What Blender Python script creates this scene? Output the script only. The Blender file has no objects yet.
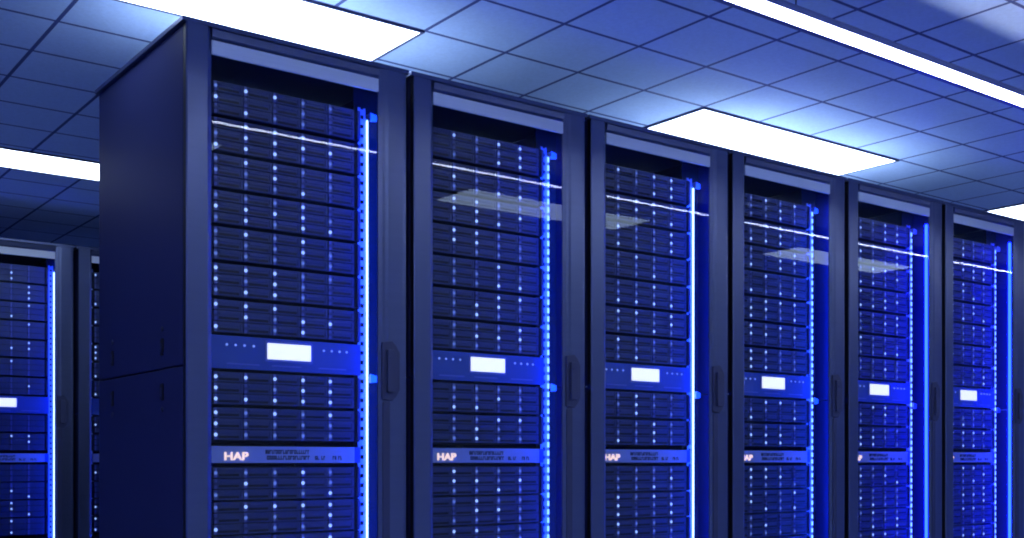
import bpy, bmesh, math, random
from mathutils import Vector, Matrix
random.seed(7)
C = bpy.context.scene.collection
sc = bpy.context.scene

# ------------------------------------------------------------------ frame of the place
# x runs along the front row of racks, y runs away from the aisle, z is up (metres)
CZ = 1.19                 # eye height
DOOR = 2.5                # distance of the front doors from the viewer's aisle position
PITCH, RW, RD = 0.611, 0.590, 0.650
RX0 = 0.951               # left side of the leftmost front rack
RTOP = CZ + 1.017
CEIL = CZ + 1.193
H = CEIL - CZ
TS, TD = 0.2328 * H, 0.227 * H        # ceiling tile along x and along y
GX, GY = 1.411 * H, 2.2124 * H        # a corner of the ceiling grid
ROW2 = 5.48               # front of the rear row

# ------------------------------------------------------------------ materials
def mat(name, base=(0.5, 0.5, 0.5), rough=0.5, metal=0.0, spec=0.5, emit=None, strength=0.0):
    m = bpy.data.materials.new(name); m.use_nodes = True
    b = m.node_tree.nodes['Principled BSDF']
    b.inputs['Base Color'].default_value = (*base, 1)
    b.inputs['Roughness'].default_value = rough
    b.inputs['Metallic'].default_value = metal
    b.inputs['Specular IOR Level'].default_value = spec
    if emit:
        b.inputs['Emission Color'].default_value = (*emit, 1)
        b.inputs['Emission Strength'].default_value = strength
    return m

def grain(m, scale=(40, 40, 40), lo=0.85, hi=1.1, bump=0.0):
    """procedural grain on a Principled material's own colour, and a light bump"""
    nt = m.node_tree; b = nt.nodes['Principled BSDF']
    base = tuple(b.inputs['Base Color'].default_value)
    tc = nt.nodes.new('ShaderNodeTexCoord'); mp = nt.nodes.new('ShaderNodeMapping')
    mp.inputs['Scale'].default_value = scale
    ns = nt.nodes.new('ShaderNodeTexNoise'); ns.inputs['Scale'].default_value = 1.0; ns.inputs['Detail'].default_value = 3
    rp = nt.nodes.new('ShaderNodeMapRange'); rp.inputs['To Min'].default_value = lo; rp.inputs['To Max'].default_value = hi
    mx = nt.nodes.new('ShaderNodeVectorMath'); mx.operation = 'SCALE'
    mx.inputs[0].default_value = base[:3]
    nt.links.new(tc.outputs['Object'], mp.inputs['Vector']); nt.links.new(mp.outputs['Vector'], ns.inputs['Vector'])
    nt.links.new(ns.outputs['Fac'], rp.inputs['Value']); nt.links.new(rp.outputs['Result'], mx.inputs['Scale'])
    nt.links.new(mx.outputs['Vector'], b.inputs['Base Color'])
    if bump:
        bp = nt.nodes.new('ShaderNodeBump'); bp.inputs['Strength'].default_value = bump; bp.inputs['Distance'].default_value = 0.002
        nt.links.new(ns.outputs['Fac'], bp.inputs['Height']); nt.links.new(bp.outputs['Normal'], b.inputs['Normal'])
    return m

M = {}
M['frame'] = grain(mat('satin_blue_grey_frame', (0.115, 0.145, 0.27), 0.36, 0.8, 0.5), (3, 3, 60), 0.92, 1.06)
M['side'] = grain(mat('navy_side_sheet', (0.032, 0.039, 0.125), 0.45, 0.0, 0.10), (2, 2, 4), 0.92, 1.05)
M['top'] = mat('pale_bounce_sheet', (0.78, 0.84, 0.95), 0.5, 0.0)
M['inner'] = mat('black_inner_sheet', (0.012, 0.014, 0.03), 0.55)
M['black'] = mat('black_plastic', (0.006, 0.007, 0.014), 0.5)
M['header'] = grain(mat('brushed_header_metal', (0.86, 0.94, 1.0), 0.40, 0.0), (4, 4, 160), 0.9, 1.06)
M['handle'] = mat('dark_handle_plastic', (0.035, 0.045, 0.115), 0.45)
M['drive'] = grain(mat('drive_carrier_plastic', (0.058, 0.086, 0.205), 0.42), (8, 8, 220), 0.8, 1.15)
M['latch'] = mat('drive_latch_plastic', (0.120, 0.160, 0.400), 0.4)
M['chassis'] = mat('server_chassis_metal', (0.010, 0.012, 0.028), 0.5, 0.2)
M['rail'] = mat('zinc_rail', (0.45, 0.58, 0.85), 0.45, 0.3)
M['plate'] = grain(mat('blue_display_plate', (0.060, 0.140, 0.50), 0.4, 0.1), (4, 4, 120), 0.9, 1.08)
M['silver'] = grain(mat('blue_silver_plate', (0.48, 0.60, 0.90), 0.42, 0.1), (4, 4, 120), 0.9, 1.06)
M['print'] = mat('dark_print', (0.010, 0.014, 0.05), 0.6)
M['line'] = mat('pale_slot_trim', (0.16, 0.24, 0.70), 0.4)
M['led_bright'] = mat('led_bright', (0.5, 0.6, 0.8), 0.4, emit=(0.36, 0.55, 1.0), strength=1.1)
M['led_dim'] = mat('led_dim', (0.08, 0.1, 0.25), 0.4, emit=(0.11, 0.19, 0.58), strength=0.9)
M['led_off'] = mat('led_off', (0.06, 0.08, 0.20), 0.3)
M['screen'] = mat('white_screen', (0.8, 0.85, 0.9), 0.3, emit=(0.84, 0.89, 1.0), strength=1.05)
M['logo'] = mat('warm_backlit_letters', (0.9, 0.7, 0.6), 0.4, emit=(1.0, 0.70, 0.58), strength=1.1)
M['strip'] = mat('blue_led_strip', (0.6, 0.7, 0.9), 0.4, emit=(0.45, 0.74, 1.0), strength=4.0)
M['tube_fill'] = mat('deep_blue_fill_tube', (0.5, 0.6, 0.9), 0.4, emit=(0.004, 0.050, 1.0), strength=44.0)  # for unseen tubes added to throw blue light on the server fronts
M['tube'] = mat('pale_blue_light_tube', (0.5, 0.6, 0.9), 0.4, emit=(0.0020, 0.0092, 1.0), strength=46.0)
M['beads'] = mat('soft_blue_led_chips', (0.5, 0.6, 0.9), 0.4, emit=(0.26, 0.54, 1.0), strength=1.9)
M['dot'] = mat('indicator_light', (0.3, 0.4, 0.7), 0.4, emit=(0.22, 0.36, 0.9), strength=0.8)
M['panel_light'] = mat('ceiling_panel_diffuser', (0.9, 0.92, 1.0), 0.5, emit=(0.66, 0.79, 1.0), strength=6.0)
M['pendant_light'] = mat('pendant_diffuser', (0.9, 0.92, 1.0), 0.5, emit=(0.82, 0.84, 0.98), strength=26.0)
M['lamp_body'] = mat('lamp_body_metal', (0.10, 0.13, 0.32), 0.4, 0.5)
M['cable'] = mat('cable_black', (0.02, 0.025, 0.06), 0.5)
M['tframe'] = mat('panel_trim', (0.03, 0.04, 0.12), 0.5)
M['wall'] = grain(mat('wall_paint', (0.22, 0.32, 0.82), 0.7), (3, 3, 3), 0.95, 1.05)

def glass_mat():
    m = bpy.data.materials.new('door_glass'); m.use_nodes = True; nt = m.node_tree; nt.nodes.clear()
    out = nt.nodes.new('ShaderNodeOutputMaterial'); mix = nt.nodes.new('ShaderNodeMixShader')
    fr = nt.nodes.new('ShaderNodeFresnel'); fr.inputs['IOR'].default_value = 1.39
    tr = nt.nodes.new('ShaderNodeBsdfTransparent'); tr.inputs['Color'].default_value = (0.95, 0.97, 1, 1)
    gl = nt.nodes.new('ShaderNodeBsdfGlossy'); gl.inputs['Roughness'].default_value = 0.008; gl.inputs['Color'].default_value = (0.78, 0.88, 1.0, 1)
    nt.links.new(fr.outputs[0], mix.inputs[0]); nt.links.new(tr.outputs[0], mix.inputs[1]); nt.links.new(gl.outputs[0], mix.inputs[2])
    nt.links.new(mix.outputs[0], out.inputs[0]); return m
def clear_mat():
    m = bpy.data.materials.new('door_glass_edge'); m.use_nodes = True; nt = m.node_tree; nt.nodes.clear()
    out = nt.nodes.new('ShaderNodeOutputMaterial'); tr = nt.nodes.new('ShaderNodeBsdfTransparent')
    tr.inputs['Color'].default_value = (0.97, 0.98, 1, 1)
    nt.links.new(tr.outputs[0], out.inputs[0]); return m
M['wall_pale'] = grain(mat('pale_wall_paint', (0.78, 0.82, 0.94), 0.7), (3, 3, 3), 0.95, 1.05)
M['glass'] = glass_mat(); M['glass_back'] = clear_mat()

def grid_mat(name, base, line, x0, y0, tx, ty, w, rough=0.75, bump=0.0):
    """tiles with dark joints, laid out in the surface's own metres"""
    m = mat(name, base, rough); nt = m.node_tree; b = nt.nodes['Principled BSDF']; L = nt.links
    tc = nt.nodes.new('ShaderNodeTexCoord'); sp = nt.nodes.new('ShaderNodeSeparateXYZ'); L.new(tc.outputs['Object'], sp.inputs[0])
    def math_(op, a, v=None, c=None):
        n = nt.nodes.new('ShaderNodeMath'); n.operation = op
        if isinstance(a, float): n.inputs[0].default_value = a
        else: L.new(a, n.inputs[0])
        if v is not None:
            if isinstance(v, float): n.inputs[1].default_value = v
            else: L.new(v, n.inputs[1])
        return n.outputs[0]
    ds = []
    for ax, o, t in ((0, x0, tx), (1, y0, ty)):
        d = math_('PINGPONG', math_('SUBTRACT', sp.outputs[ax], float(o)), float(t / 2))   # distance to the nearest joint
        ds.append(d)
    d = math_('MINIMUM', ds[0], ds[1])
    inl = math_('LESS_THAN', d, float(w / 2))
    ns = nt.nodes.new('ShaderNodeTexNoise'); ns.inputs['Scale'].default_value = 90; ns.inputs['Detail'].default_value = 4
    L.new(tc.outputs['Object'], ns.inputs['Vector'])
    mr = nt.nodes.new('ShaderNodeMapRange'); mr.inputs['To Min'].default_value = 0.86; mr.inputs['To Max'].default_value = 1.12
    L.new(ns.outputs['Fac'], mr.inputs['Value'])
    sv = nt.nodes.new('ShaderNodeVectorMath'); sv.operation = 'SCALE'; sv.inputs[0].default_value = base
    L.new(mr.outputs['Result'], sv.inputs['Scale'])
    mx = nt.nodes.new('ShaderNodeMix'); mx.data_type = 'RGBA'
    L.new(inl, mx.inputs['Factor']); L.new(sv.outputs['Vector'], mx.inputs['A']); mx.inputs['B'].default_value = (*line, 1)
    L.new(mx.outputs['Result'], b.inputs['Base Color'])
    if bump:
        bp = nt.nodes.new('ShaderNodeBump'); bp.inputs['Strength'].default_value = bump; bp.inputs['Distance'].default_value = 0.003
        L.new(ns.outputs['Fac'], bp.inputs['Height']); L.new(bp.outputs['Normal'], b.inputs['Normal'])
    return m
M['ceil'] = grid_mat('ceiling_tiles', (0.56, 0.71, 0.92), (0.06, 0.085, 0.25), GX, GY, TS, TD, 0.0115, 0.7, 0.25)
M['floor'] = grid_mat('raised_floor_tiles', (0.42, 0.53, 0.86), (0.05, 0.06, 0.12), 0, 0, 0.6, 0.6, 0.006, 0.35)

# ------------------------------------------------------------------ mesh builder
class MB:
    def __init__(self, *mats):
        self.bm = bmesh.new(); self.mats = list(mats)
    def box(self, x0, x1, y0, y1, z0, z1, mi=0, bev=0.0):
        vs = [self.bm.verts.new(p) for p in ((x0,y0,z0),(x1,y0,z0),(x1,y1,z0),(x0,y1,z0),(x0,y0,z1),(x1,y0,z1),(x1,y1,z1),(x0,y1,z1))]
        fs = [self.bm.faces.new([vs[i] for i in q]) for q in ((0,3,2,1),(4,5,6,7),(0,1,5,4),(1,2,6,5),(2,3,7,6),(3,0,4,7))]
        for f in fs: f.material_index = mi
        if bev > 0:
            es = list({e for f in fs for e in f.edges})
            r = bmesh.ops.bevel(self.bm, geom=es, offset=bev, segments=2, affect='EDGES', profile=0.5)
            for f in r['faces']: f.material_index = mi
        return fs
    def prism(self, pts, axis, a, b, mi=0, bev=0.0):
        """outline pts (2D) pushed along an axis from a to b. axis 'z': (x,y); 'y': (x,z); 'x': (y,z)"""
        def P(p, t): return {'z': (p[0], p[1], t), 'y': (p[0], t, p[1]), 'x': (t, p[0], p[1])}[axis]
        A = [self.bm.verts.new(P(p, a)) for p in pts]; B = [self.bm.verts.new(P(p, b)) for p in pts]
        fs = [self.bm.faces.new(A), self.bm.faces.new(B[::-1])]
        n = len(pts)
        for i in range(n): fs.append(self.bm.faces.new((A[i], B[i], B[(i+1) % n], A[(i+1) % n])))
        bmesh.ops.recalc_face_normals(self.bm, faces=fs)
        for f in fs: f.material_index = mi
        if bev > 0:
            r = bmesh.ops.bevel(self.bm, geom=list({e for f in fs for e in f.edges}), offset=bev, segments=2, affect='EDGES', profile=0.5)
            for f in r['faces']: f.material_index = mi
        return fs
    def cyl(self, p0, p1, r, n=12, mi=0):
        p0, p1 = Vector(p0), Vector(p1); d = (p1 - p0)
        rot = d.to_track_quat('Z', 'Y').to_matrix().to_4x4()
        mt = Matrix.Translation((p0 + p1) / 2) @ rot
        res = bmesh.ops.create_cone(self.bm, cap_ends=True, segments=n, radius1=r, radius2=r, depth=d.length, matrix=mt)
        for f in {f for v in res['verts'] for f in v.link_faces}: f.material_index = mi
    def mesh(self, name):
        me = bpy.data.meshes.new(name); self.bm.to_mesh(me); self.bm.free()
        for m in self.mats: me.materials.append(m)
        return me

CACHE = {}
def cached(key, fn):
    if key not in CACHE: CACHE[key] = fn()
    return CACHE[key]

def part(name, me, parent, loc=(0, 0, 0), label=None):
    o = bpy.data.objects.new(name, me); C.objects.link(o); o.parent = parent; o.location = loc
    if label: o['label'] = label
    return o
def thing(name, label, cat, loc, group=None):
    o = bpy.data.objects.new(name, None); C.objects.link(o); o.location = loc; o.empty_display_size = 0.05
    o['label'] = label; o['category'] = cat
    if group: o['group'] = group
    return o
def structure(name, me):
    o = bpy.data.objects.new(name, me); C.objects.link(o); o['kind'] = 'structure'; return o

# ------------------------------------------------------------------ the room
X0, X1, Y0, Y1 = -2.0, 7.4, -1.4, 8.6
def slab(x0, x1, y0, y1, z0, z1, m):
    b = MB(m); b.box(x0, x1, y0, y1, z0, z1); return b
structure('floor', slab(X0, X1, Y0, Y1, -0.1, 0, M['floor']).mesh('floor'))
structure('wall_left', slab(X0-0.1, X0, Y0, Y1, 0, CEIL, M['wall']).mesh('wall_left'))
structure('wall_right', slab(X1, X1+0.1, Y0, Y1, 0, CEIL, M['wall']).mesh('wall_right'))
structure('wall_front', slab(X0, X1, Y0-0.1, Y0, 0, CEIL, M['wall_pale']).mesh('wall_front'))
structure('wall_back', slab(X0, X1, Y1, Y1+0.1, 0, CEIL, M['wall']).mesh('wall_back'))
structure('ceiling', slab(X0, X1, Y0, Y1, CEIL, CEIL+0.1, M['ceil']).mesh('ceiling'))

# ceiling light panels: four tiles long, one tile wide, every eighth tile along a row, every seventh row
def panel_meshes():
    L, W, t = 4*TS, TD*1.09, 0.008
    f = MB(M['tframe'])
    f.box(0, L, 0, t, -0.006, 0); f.box(0, L, W-t, W, -0.006, 0); f.box(0, t, t, W-t, -0.006, 0); f.box(L-t, L, t, W-t, -0.006, 0)
    d = MB(M['panel_light']); d.box(t, L-t, t, W-t, -0.004, 0)
    return f.mesh('panel_frame'), d.mesh('panel_diffuser')
PF, PD = panel_meshes()
row_txt = ['over the front aisle', 'above the front rack row', 'in the rear aisle', 'behind the rear racks']
col_txt = [['beyond the left edge', 'straight over the viewer', 'facing the third rack', 'facing the far right racks'],
           ['left of the leftmost rack', 'over the leftmost rack', 'over the third and fourth racks', 'over the right end'],
           ['at its left end', 'seen past the left side of the leftmost rack', 'behind the middle racks', 'at its right end'],
           ['at its left end', 'second from the left']]
for r in range(3):
    for k in range(-1 if r == 0 else 0, 3):
        x = GX - 4*TS + 8*TS*k; y = GY + 1.625*H*(r-1)
        if x + 4*TS > X1: continue
        t = thing('ceiling_light', 'ceiling light panel ' + row_txt[r] + ', ' + col_txt[r][k+1], 'ceiling light', (x, y, CEIL), 'flush ceiling light panels')
        part('frame', PF, t); part('diffuser', PD, t, label='glowing white diffuser')

# the long pendant lamp hung over the aisle
PY, PZ, PW = 1.732, CZ + 1.046, 0.040
pt = thing('pendant_light', 'long glowing white linear pendant lamp hung under the tiled ceiling on thin cables', 'pendant light', (2.4, PY, PZ))
b = MB(M['lamp_body']); b.box(-4.2, 4.4, 0.0022, 0.020, -0.010, 0.026, 0, 0.001); b.box(-4.2, 4.4, -0.0210, 0.0022, 0.0086, 0.026, 0, 0.001)
b.box(-4.2, -4.196, -0.0200, 0.0022, -0.010, 0.0084, 0); b.box(4.396, 4.4, -0.0200, 0.0022, -0.010, 0.0084, 0)
part('housing', b.mesh('pendant_housing'), pt)
b = MB(M['pendant_light']); b.box(-4.195, 4.395, -0.0200, 0.002, -0.0105, 0.0085, 0, 0.003)
part('diffuser', b.mesh('pendant_diffuser'), pt, label='bright white light diffuser')
cm = MB(M['cable']); cm.cyl((0, 0, 0.0262), (0, 0, CEIL-PZ), 0.0016, 8); cm.cyl((0, 0, 0.0262), (0, 0, 0.036), 0.005, 10); cm = cm.mesh('suspension_cable')
for dx in (-3.25, -1.75, -0.253, 1.25, 2.75, 4.1): part('suspension_cable', cm, pt, (dx, 0, 0))

# ------------------------------------------------------------------ rack meshes (local: x from rack left, y from door front, z from floor)
OL, OR = 0.063, 0.507          # door opening
HB, HT = CZ + 0.9445, CZ + 0.9775   # header strip
ZB = 0.08                      # top of the plinth
FY = 0.088                     # plane of the server fronts
def m_shell():
    b = MB(M['inner'])
    b.box(0.004, RW-0.004, RD-0.02, RD, ZB, RTOP-0.012)                # back
    b.box(0.500, 0.5775, 0.124, 0.130, ZB, RTOP-0.03)                   # filler beside the right rail
    b.box(0.020, 0.060, 0.118, 0.124, ZB, RTOP-0.03)
    return b.mesh('back_panel')
def m_base():
    b = MB(M['frame'], M['black']); b.box(0, RW, 0.02, RD, 0.0, ZB, 0, 0.004); b.box(0.05, RW-0.05, 0.0195, 0.03, 0.02, 0.06, 1)
    return b.mesh('plinth')
def m_top():
    b = MB(M['frame'], M['top'])
    b.box(-0.010, RW+0.004, -0.002, RD+0.002, RTOP-0.012, RTOP-0.001, 0, 0.001)
    b.box(0.02, RW-0.02, 0.03, RD-0.03, RTOP-0.003, RTOP, 1)  # unseen pale sheet, added to bounce the panel light onto the ceiling
    return b.mesh('top_panel')
SPLIT = CZ + 0.2205
def m_side(upper):
    def f():
        b = MB(M['side'])
        z0, z1 = (SPLIT+0.002, RTOP-0.012) if upper else (ZB, SPLIT-0.002)
        b.box(0, 0.012, 0.022, RD-0.004, z0, z1, 0, 0.0015)
        return b.mesh('side_panel')
    return f
def m_latch():
    b = MB(M['black'], M['handle']); b.prism([(-0.008,-0.020),(0.008,-0.020),(0.010,-0.015),(0.010,0.015),(0.008,0.020),(-0.008,0.020),(-0.010,0.015),(-0.010,-0.015)], 'x', -0.0025, 0.001, 0)
    b.box(-0.004, -0.002, -0.003, 0.003, -0.012, 0.010, 1)
    return b.mesh('side_latch')
def m_lock():
    b = MB(M['handle'], M['black']); b.cyl((-0.0022, 0, 0), (0.001, 0, 0), 0.0065, 14, 0); b.box(-0.0028, 0, -0.001, 0.001, -0.004, 0.004, 1)
    return b.mesh('side_lock')
def m_door():
    b = MB(M['frame'], M['black'], M['handle'])
    zt = RTOP - 0.012
    b.prism([(0,0.003),(0.003,0),(0.050,0),(0.054,0.002),(OL,0.009),(OL,0.013),(0.02,0.020),(0,0.020)], 'z', 0.03, zt)           # left stile
    b.prism([(OR,0.008),(OR+0.010,0.003),(OR+0.018,0.0025),(OR+0.026,0),(RW-0.014,0),(RW-0.004,0.002),(RW,0.007),(RW,0.020),(OR+0.02,0.020),(OR,0.013)], 'z', 0.03, zt)   # right stile
    for f in b.bm.faces:
        c = f.calc_center_median()
        if abs(f.normal.x) > 0.9 and (c.x < 0.0005 or c.x > RW-0.0005): f.material_index = 1  # outer stile sides coloured black, painting in the shade of the rack gaps
    b.prism([(0.010,HT+0.003),(0.0025,HT+0.008),(0.0,zt-0.004),(0.002,zt),(0.020,zt),(0.020,HT)], 'x', OL, OR)       # top rail
    b.box(OL, OR, 0.001, 0.013, 0.03, 0.12, 0, 0.002)
    b.prism([(OR+0.010,0.04),(OR+0.030,0.04),(OR+0.030,CZ+0.160),(OR+0.010,CZ+0.150)], 'y', -0.0006, 0.004, 2)       # dark lock channel under the handle
    return b.mesh('door')
def m_header():
    b = MB(M['header']); b.box(OL, OR, 0.004, 0.012, HB, HT, 0, 0.0012); return b.mesh('header_strip')
def m_glass():
    b = MB(M['glass_back'], M['glass']); fs = b.box(OL+0.0003, OR-0.0003, 0.0095, 0.0125, 0.118, HB-0.0003)
    fs[2].material_index = 1
    return b.mesh('glass_pane')
def m_handle():
    b = MB(M['handle'], M['handle'])
    x0, x1, z0, z1 = OR+0.006, OR+0.058, CZ+0.155, CZ+0.308
    o = [(x0, z0+0.004),(x1-0.022, z0),(x1-0.010, z0+0.012),(x1, z0+0.030),(x1, z1-0.030),(x1-0.010, z1-0.012),(x1-0.022, z1),(x0, z1-0.004)]
    b.prism(o, 'y', -0.004, 0.004, 0, 0.0012)
    b.prism([(x0+0.012, z0+0.022),(x1-0.020, z0+0.022),(x1-0.014, z0+0.034),(x1-0.014, z1-0.034),(x1-0.020, z1-0.022),(x0+0.012, z1-0.022)], 'y', -0.0125, -0.0035, 1, 0.0015)
    b.cyl((x0+0.022, -0.0145, z1-0.042), (x0+0.022, -0.010, z1-0.042), 0.005, 14, 0)
    return b.mesh('door_handle')
RZ0, RZ1 = 0.14, CZ + 0.928
def m_rail(x0, x1, y):
    def f():
        b = MB(M['rail']); w = (x1-x0)
        hx0, hx1 = x0 + w*0.34, x0 + w*0.76
        b.box(x0, hx0, y, y+0.003, RZ0, RZ1); b.box(hx1, x1, y, y+0.003, RZ0, RZ1)
        z = RZ0
        while z < RZ1:
            b.box(hx0, hx1, y, y+0.003, z, min(z+0.0145, RZ1)); z += 0.0248
        return b.mesh('mounting_rail')
    return f
def m_strip(chip, pitch, w, m):
    def f():
        b = MB(M[m]); z = RZ0
        while z < CZ+0.895:
            b.box(0.5260-w/2, 0.5260+w/2, 0.0955, 0.0988, z, z+chip, 0, 0.0006); z += pitch
        return b.mesh('led_strip')
    return f
def m_channel():
    b = MB(M['rail'], M['inner']); b.box(0.5226, 0.5300, 0.0990, 0.1010, RZ0, CZ+0.902, 0); b.box(0.5300, 0.5316, 0.0955, 0.1180, RZ0, CZ+0.902, 1)
    return b.mesh('strip_channel')
def m_tab():
    b = MB(M['rail']); b.prism([(0.5318,-0.012),(0.552,-0.009),(0.552,0.007),(0.5318,0.012)], 'y', 0.090, 0.093); b.box(0.5318, 0.5345, 0.093, 0.118, -0.010, 0.010)
    return b.mesh('bracket_tab')
def m_tube(x):
    def f():
        b = MB(M['tube' if x < 0.55 else 'tube_fill'], M['lamp_body']); b.cyl((x, 0.045, 0.13), (x, 0.045, CZ+0.925), 0.0055, 14)
        b.cyl((x, 0.045, 0.115), (x, 0.045, 0.13), 0.0062, 14, 1); b.cyl((x, 0.045, CZ+0.925), (x, 0.045, CZ+0.940), 0.0062, 14, 1)
        return b.mesh('light_tube')
    return f
def m_blank():
    b = MB(M['chassis'], M['drive']); b.box(0.086, 0.490, FY, FY+0.02, RZ0, CZ-0.36, 0, 0.002)
    z = RZ0 + 0.02
    while z < CZ-0.40: b.box(0.10, 0.476, FY-0.002, FY+0.001, z, z+0.012, 1); z += 0.022
    return b.mesh('blanking_panel')

def make_rack(x, y, label, group, tube=False, left_sheet=True, beads=False):
    t = thing('server_rack', label, 'server rack', (x, y, 0), group)
    part('back_panel', cached('shell', m_shell), t)
    part('plinth', cached('base', m_base), t)
    part('top_panel', cached('top', m_top), t)
    for side in (0, 1):
        for up in (True, False):
            s = part('side_panel', cached('side%d' % up, m_side(up)), t, ((0 if side == 0 else RW-0.012), 0, 0))
            if side == 0 and left_sheet:
                for yy in (0.155, 0.530):
                    part('latch', cached('latch', m_latch), s, (0, yy, CZ + (0.273 if up else 0.166)), 'black slotted latch')
                    part('lock', cached('lock', m_lock), s, (0, yy, CZ + (0.316 if up else 0.124)))
    d = part('door', cached('door', m_door), t, label='satin blue grey door frame')
    part('header_strip', cached('header', m_header), d, label='pale brushed metal strip')
    part('glass_pane', cached('glass', m_glass), d, label='clear reflective glass')
    part('handle', cached('handle', m_handle), d, label='dark recessed handle')
    part('mounting_rail', cached('railL', m_rail(0.058, 0.0940, 0.0925)), t)
    part('mounting_rail', cached('railR', m_rail(0.5000, 0.5225, 0.1000)), t, label='perforated rail lit bright blue')
    part('light_strip', cached('beads', m_strip(0.0150, 0.0248, 0.0056, 'beads')) if beads else cached('strip', m_strip(0.0118, 0.0124, 0.0035, 'strip')), t, label='bright blue vertical light strip')
    part('strip_channel', cached('chan', m_channel), t)
    for z in (CZ+0.905, CZ+0.2175): part('bracket_tab', cached('tab', m_tab), t, (0, 0, z))
    part('blanking_panel', cached('blank', m_blank), t)
    part('light_tube', cached('tube%d' % tube, m_tube(0.5475 if tube else 0.562)), t, label='pale blue glowing light tube' if tube else None)  # racks without the visible tube get an added, unseen one as fill light
    return t

# ------------------------------------------------------------------ servers
SX0, SX1 = 0.0855, 0.4985       # server face, rack coordinates
LED0, DLED = 0.1035, 0.0765
U2 = 0.0873
SH = 0.0800                      # face height (the rest is the dark gap)
ROWH = SH / 3
def m_chassis(h, depth=0.42):
    def f():
        w = SX1 - SX0
        b = MB(M['chassis'], M['drive'])
        b.box(0.010, w-0.006, 0.006, depth, 0.001, h-0.001)            # body
        b.box(0, w, 0.001, 0.0044, 0, h)                               # front ears and bezel
        b.box(0, 0.010, -0.006, 0.002, 0.004, h-0.004, 0, 0.001); b.box(w-0.0095, w-0.001, -0.006, 0.002, 0.003, h-0.003, 1, 0.001)
        return b.mesh('chassis')
    return f
def m_drive():
    w, h = 0.0745, ROWH - 0.0022
    b = MB(M['drive'], M['latch'], M['black'])
    b.box(0.0095, w, -0.004, 0.010, 0, h, 0, 0.0010)                   # carrier front
    b.box(0.013, w-0.010, -0.0062, -0.003, h*0.60, h*0.86, 0, 0.0007)  # lever bar
    b.box(0.013, w-0.010, -0.0043, -0.003, h*0.16, h*0.40, 2)          # dark vent slot
    b.box(w-0.0075, w-0.002, -0.0058, -0.003, h*0.2, h*0.8, 0, 0.0006) # release button
    b.box(0, 0.0088, -0.0055, 0.010, 0.0004, h-0.0004, 1, 0.0008)      # latch strip that carries the light
    return b.mesh('drive')
def m_led(kind):
    def f():
        b = MB(M['led_' + kind]); b.cyl((0, 0.001, 0), (0, -0.0018, 0), 0.0045, 10); return b.mesh('led')
    return f
DH = ROWH - 0.0022

def add_server(rx, ry, z, label, pattern, group):
    t = thing('server', label, 'server', (rx + SX0, ry + FY, z), group)
    part('chassis', cached('chassis', m_chassis(SH)), t)
    dm = cached('drive', m_drive)
    for c in range(5):
        for r in range(3):
            d = part('drive', dm, t, (LED0 + c*DLED - 0.0044 - SX0, 0, SH - (r+1)*ROWH + 0.0011))
            k = {'b': 'bright', 'd': 'dim', 'o': 'off'}[pattern[c][r]]
            part('led', cached('led' + k, m_led(k)), d, (0.0044, -0.0050, DH/2), {'bright': 'glowing pale blue light', 'dim': 'dim blue light', 'off': None}[k])
    return t

def m_drive_row():
    b = MB(M['drive'], M['latch'])
    for c in range(5):
        x = LED0 + c*DLED - 0.0044 - SX0
        b.box(x+0.0095, x+0.0745, -0.004, 0.004, 0, DH, 0, 0.001); b.box(x+0.013, x+0.0645, -0.0062, -0.003, DH*0.6, DH*0.86, 0)
        b.box(x, x+0.0088, -0.0055, 0.004, 0.0004, DH-0.0004, 1)
    return b.mesh('drive_row')
def add_far_server(rx, ry, z, label, pattern, group):
    t = thing('server', label, 'server', (rx + SX0, ry + FY, z), group)
    part('chassis', cached('chassis', m_chassis(SH)), t)
    for r in range(3):
        d = part('drive_row', cached('drow', m_drive_row), t, (0, 0, SH - (r+1)*ROWH + 0.0011))
        for c in range(5):
            if pattern[c][r] == 'b': part('led', cached('ledbright', m_led('bright')), d, (LED0 + c*DLED - SX0, -0.0050, DH/2))
    return t

# display unit
def m_display_face():
    w = SX1 - SX0
    b = MB(M['plate'], M['line'], M['black'])
    b.box(0, w, -0.005, 0.0044, 0, SH, 0, 0.0012)
    for x0, x1, zz in ((0.045, 0.130, 0.0105), (0.163, 0.243, 0.0105), (0.290, 0.370, 0.0105)):
        b.box(x0, x1, -0.0066, -0.004, zz, zz+0.0034, 1, 0.0005)
    b.box(0.145, 0.275, -0.0062, -0.004, 0.0225, 0.0735, 1, 0.001)       # screen bezel
    b.box(0.010, w-0.006, 0.0045, 0.35, 0.001, SH-0.001, 2)
    return b.mesh('face_plate')
def m_screen():
    b = MB(M['screen']); b.box(0, 0.118, -0.0078, -0.0050, 0, 0.0395, 0, 0.0008); return b.mesh('screen')
def m_dot():
    b = MB(M['dot']); b.cyl((0, -0.0040, 0), (0, -0.0065, 0), 0.0030, 10); return b.mesh('indicator')
DOTX = (0.0460, 0.0685, 0.0915, 0.1155, 0.3060, 0.3285, 0.3510, 0.3715)
def add_display(rx, ry, z, label, group, far=False):
    t = thing('display_unit', label, 'display unit', (rx + SX0, ry + FY, z), group)
    part('face_plate', cached('dispf', m_display_face), t)
    part('screen', cached('screen', m_screen), t, (0.151, 0, 0.0285), 'glowing white screen')
    if not far:
        for i, x in enumerate(DOTX): part('indicator', cached('dot', m_dot), t, (x, 0, 0.0580), 'small pale blue light')
    return t

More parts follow.
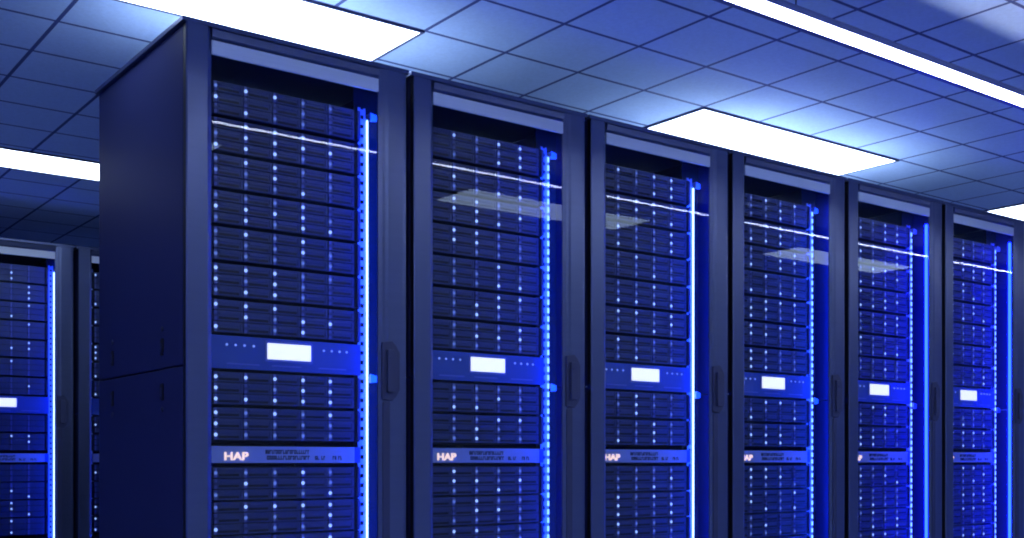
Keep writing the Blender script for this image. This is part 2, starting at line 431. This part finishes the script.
# label unit: lit orange letters and dark print
def text_mesh(s, size, m, ext, font_scale=1.0):
    cu = bpy.data.curves.new('letters', 'FONT'); cu.body = s; cu.size = size; cu.extrude = ext; cu.offset = size*0.018
    cu.space_character = 1.0
    o = bpy.data.objects.new('letters_tmp', cu); C.objects.link(o)
    dg = bpy.context.evaluated_depsgraph_get(); dg.update()
    me = bpy.data.meshes.new_from_object(o.evaluated_get(dg)); bpy.data.objects.remove(o)
    me.materials.clear(); me.materials.append(m)
    me.transform(Matrix.Rotation(math.pi/2, 4, 'X')); me.transform(Matrix.Diagonal((font_scale, 1, 1, 1)))
    return me
HU = 0.0408
def m_brand_face():
    w = SX1 - SX0
    b = MB(M['silver'], M['black'], M['plate'])
    b.box(0.004, w-0.018, -0.006, 0.0044, 0, HU, 0, 0.0012)
    b.box(w-0.017, w, -0.004, 0.0044, 0, HU, 2, 0.0010)
    b.box(0, 0.0038, -0.004, 0.0044, 0, HU, 2)
    b.box(0.010, w-0.006, 0.0045, 0.35, 0.001, HU-0.001, 1)
    return b.mesh('face_plate')
def m_print():
    """two lines of blurred dark print, no readable words"""
    b = MB(M['print']); rnd = random.Random(3)
    def word(x0, x1, z0, z1):
        x = x0; h = z1 - z0
        while x < x1 - 0.004:
            w = rnd.uniform(0.0035, 0.0058)
            b.box(x, x+0.0018, -0.0066, -0.0055, z0, z1)
            k = rnd.random()
            if k < 0.6: b.box(x, x+w, -0.0066, -0.0055, z1-h*0.28, z1)
            if k > 0.25: b.box(x, x+w, -0.0066, -0.0055, z0, z0+h*0.28)
            if 0.3 < k < 0.8: b.box(x+w-0.0016, x+w, -0.0066, -0.0055, z0, z1)
            x += w + 0.0012
    word(0.146, 0.268, 0.0225, 0.0325); word(0.150, 0.270, 0.0080, 0.0180)
    for x0, x1 in ((0.281, 0.296), (0.299, 0.314), (0.331, 0.342), (0.347, 0.360)): word(x0, x1, 0.0080, 0.0175)
    return b.mesh('printed_lettering')
def add_brand(rx, ry, z, label, group):
    t = thing('labelled_unit', label, 'rack unit', (rx + SX0, ry + FY, z), group)
    part('face_plate', cached('brandf', m_brand_face), t)
    part('lit_lettering', cached('logo', lambda: text_mesh('HAP', 0.027, M['logo'], 0.0012, 1.22)), t, (0.0380, -0.0068, 0.0075), 'glowing warm orange letters')
    part('printed_lettering', cached('print', m_print), t, label='small dark printed lettering')
    return t

# ------------------------------------------------------------------ slots, measured down the rack (heights above the eye)
slots = []
z = 0.918
for i in range(7): z -= U2; slots.append(('s', z))
z -= U2; slots.append(('d', z))
for i in range(2): z -= 0.0863; slots.append(('s', z))
slots.append(('h', -0.0043))
z = -0.0150
for i in range(4): z -= 0.0832; slots.append(('s', z))

def P(s): return [s[i:i+3] for i in range(0, 15, 3)]
R1 = ['dbo bob bod ddd doo', 'odb bbb bbb bbd dbd', 'ddo bdd bbd dob ddo', 'dbd dbb dbd bbb odb', 'ddd bdd ddd bbd odd', 'bbd bdb bbb ddd doo',
      'bob bbo bdd obb obo', 'bbb bob bdb bbb bbb', 'bbb ddd bdd ddd bdd', 'dod dbd ddd bbd ddb', 'dob bdo bdd bdd bbb', 'bdd dbd ddb dbd bdd', 'bod ddb dbd bbd dod']
R2 = ['odd bod ddo bdb bbb', 'ddo dbd ddd dob ddb', 'bdo bbo bbb ddb dbo', 'dod bbo bbd ddd odd', 'odd ddd odd bdb odb', 'bdd ddd obb bbd bdo',
      'dod ddd dbd dbd bbd', 'bdd ddb ddb dbo ddd', 'dod ddd dbb bdd bdd', 'bod bbd dbd ddb dbd', 'ddo dod bbd dbd ddd', 'odd bdd bdo dbd ddo', 'bdd ddb obd dbd bdd']
R3 = ['odd bod ddo bdb bbb', 'odd bdd bbd bbd dob', 'dod bdb ddd ddd bbb', 'odd ddo bdd ddb odd', 'dod ddb ddb bdb ddb', 'bod bdd bdd ddb bbd',
      'ddd bdd ddb ddo dod', 'odd ddo bbb ddo dod', 'ddd odb ddd bbb ddd', 'dod odd ddd ddb dbd', 'ddd bbb dod bdd dbb', 'dod bdd dbd ddd bdd', 'bdd ddb odd dbd bdo']
def rnd_pat(rg): return [''.join(rg.choices('bdo', (0.36, 0.46, 0.18), k=3)) for _ in range(5)]
ordn = ['topmost', 'second', 'third', 'fourth', 'fifth', 'sixth', 'seventh', 'eighth', 'ninth', 'tenth', 'eleventh', 'twelfth', 'thirteenth', 'fourteenth', 'fifteenth']
rack_txt = ['the leftmost front rack', 'the second front rack from left', 'the third front rack from left', 'the fourth front rack from left', 'the fifth front rack from left', 'the rightmost front rack']
rack_label = ['nearest tall blue grey server rack, showing its navy side panel at the left',
              'tall glass-door server rack, second from left in the front row',
              'tall glass-door server rack in the middle, third from left of the front row',
              'tall glass-door server rack, fourth from left in the front row',
              'fifth front server rack from left, beside the rightmost rack, light tube inside its door',
              'rightmost front server rack, mostly cut off by the right edge']
n_below = [2, 2, 2, 4, 4, 4]
rg = random.Random(11)
def srv_label(i, kind, txt):
    if kind == 'd': return 'blue display unit with glowing white screen in ' + txt
    if kind == 'h': return 'silver blue unit with glowing orange letters in ' + txt
    special = {6: 'just above the white screen in ', 8: 'just below the white screen in ', 9: 'just above the orange letters in ', 11: 'just below the orange letters in '}
    if i in special: return 'dark server ' + special[i] + txt
    return 'dark drive-bay server, ' + ordn[i] + (' unit in ' if i == 0 else ' unit from the top of ') + txt
for k in range(6):
    x = RX0 + k*PITCH
    make_rack(x, DOOR, rack_label[k], 'front row of server racks', tube=(k >= 4), beads=(k in (1, 3, 4, 5)))
    pats = [R1, R2, R3][k] if k < 3 else None
    si = 0; last = [12, 12, 12, 13, 13, 13][k]
    for i, (kind, zz) in enumerate(slots):
        lab = srv_label(i, kind, rack_txt[k])
        if kind == 'd': add_display(x, DOOR, CZ+zz+0.004, lab, 'display units in the front racks')
        elif kind == 'h': add_brand(x, DOOR, CZ+zz, lab, 'orange lettered units in the front racks')
        else:
            if si < last:
                pat = pats[si].split() if pats else rnd_pat(rg)
                add_server(x, DOOR, CZ+zz+0.0036, lab, pat, 'drive servers in the front racks')
            si += 1

# rear row, seen past the left side of the nearest rack
for k, lab, txt in ((-1, 'rear row server rack with dark front at the far left edge', 'the far left rear rack'),
                    (0, 'rear server rack peeking out behind the navy side panel of the nearest rack', 'the rear rack behind the navy side panel')):
    x = 1.5505 + 0.0105 + (k)*PITCH
    make_rack(x, ROW2, lab, 'rear row of server racks', left_sheet=False)
    for i, (kind, zz) in enumerate(slots):
        if kind == 'd': add_display(x, ROW2, CZ+zz+0.004, 'blue display unit with white screen in ' + txt, 'units in the rear racks', far=True)
        elif kind == 'h': add_brand(x, ROW2, CZ+zz, 'silver blue unit with orange letters in ' + txt, 'units in the rear racks')
        else: add_far_server(x, ROW2, CZ+zz+0.0036, 'dark server, ' + ordn[i] + (' unit in ' if i == 0 else ' unit down in ') + txt, rnd_pat(rg), 'units in the rear racks')

# ------------------------------------------------------------------ world, camera, view
w = bpy.data.worlds.new('world'); sc.world = w; w.use_nodes = True
w.node_tree.nodes['Background'].inputs['Color'].default_value = (0.02, 0.03, 0.08, 1)
cam = bpy.data.cameras.new('camera'); co = bpy.data.objects.new('camera', cam); C.objects.link(co)
co.location = (0, 0, CZ); co.rotation_euler = (math.pi/2, 0, -0.645)
cam.sensor_width = 36; cam.sensor_fit = 'HORIZONTAL'; cam.lens = 36*1126.08/1024
cam.shift_y = (461.2343-269)/1024; cam.clip_start = 0.02
sc.camera = co
sc.view_settings.view_transform = 'Standard'; sc.view_settings.look = 'None'
sc.view_settings.gamma = 1; sc.view_settings.use_curve_mapping = False
sc.view_settings.exposure = 0.0
sc.cycles.use_denoising = True
sc.cycles.filter_width = 2.0
sc.cycles.max_bounces = 8; sc.cycles.transparent_max_bounces = 16
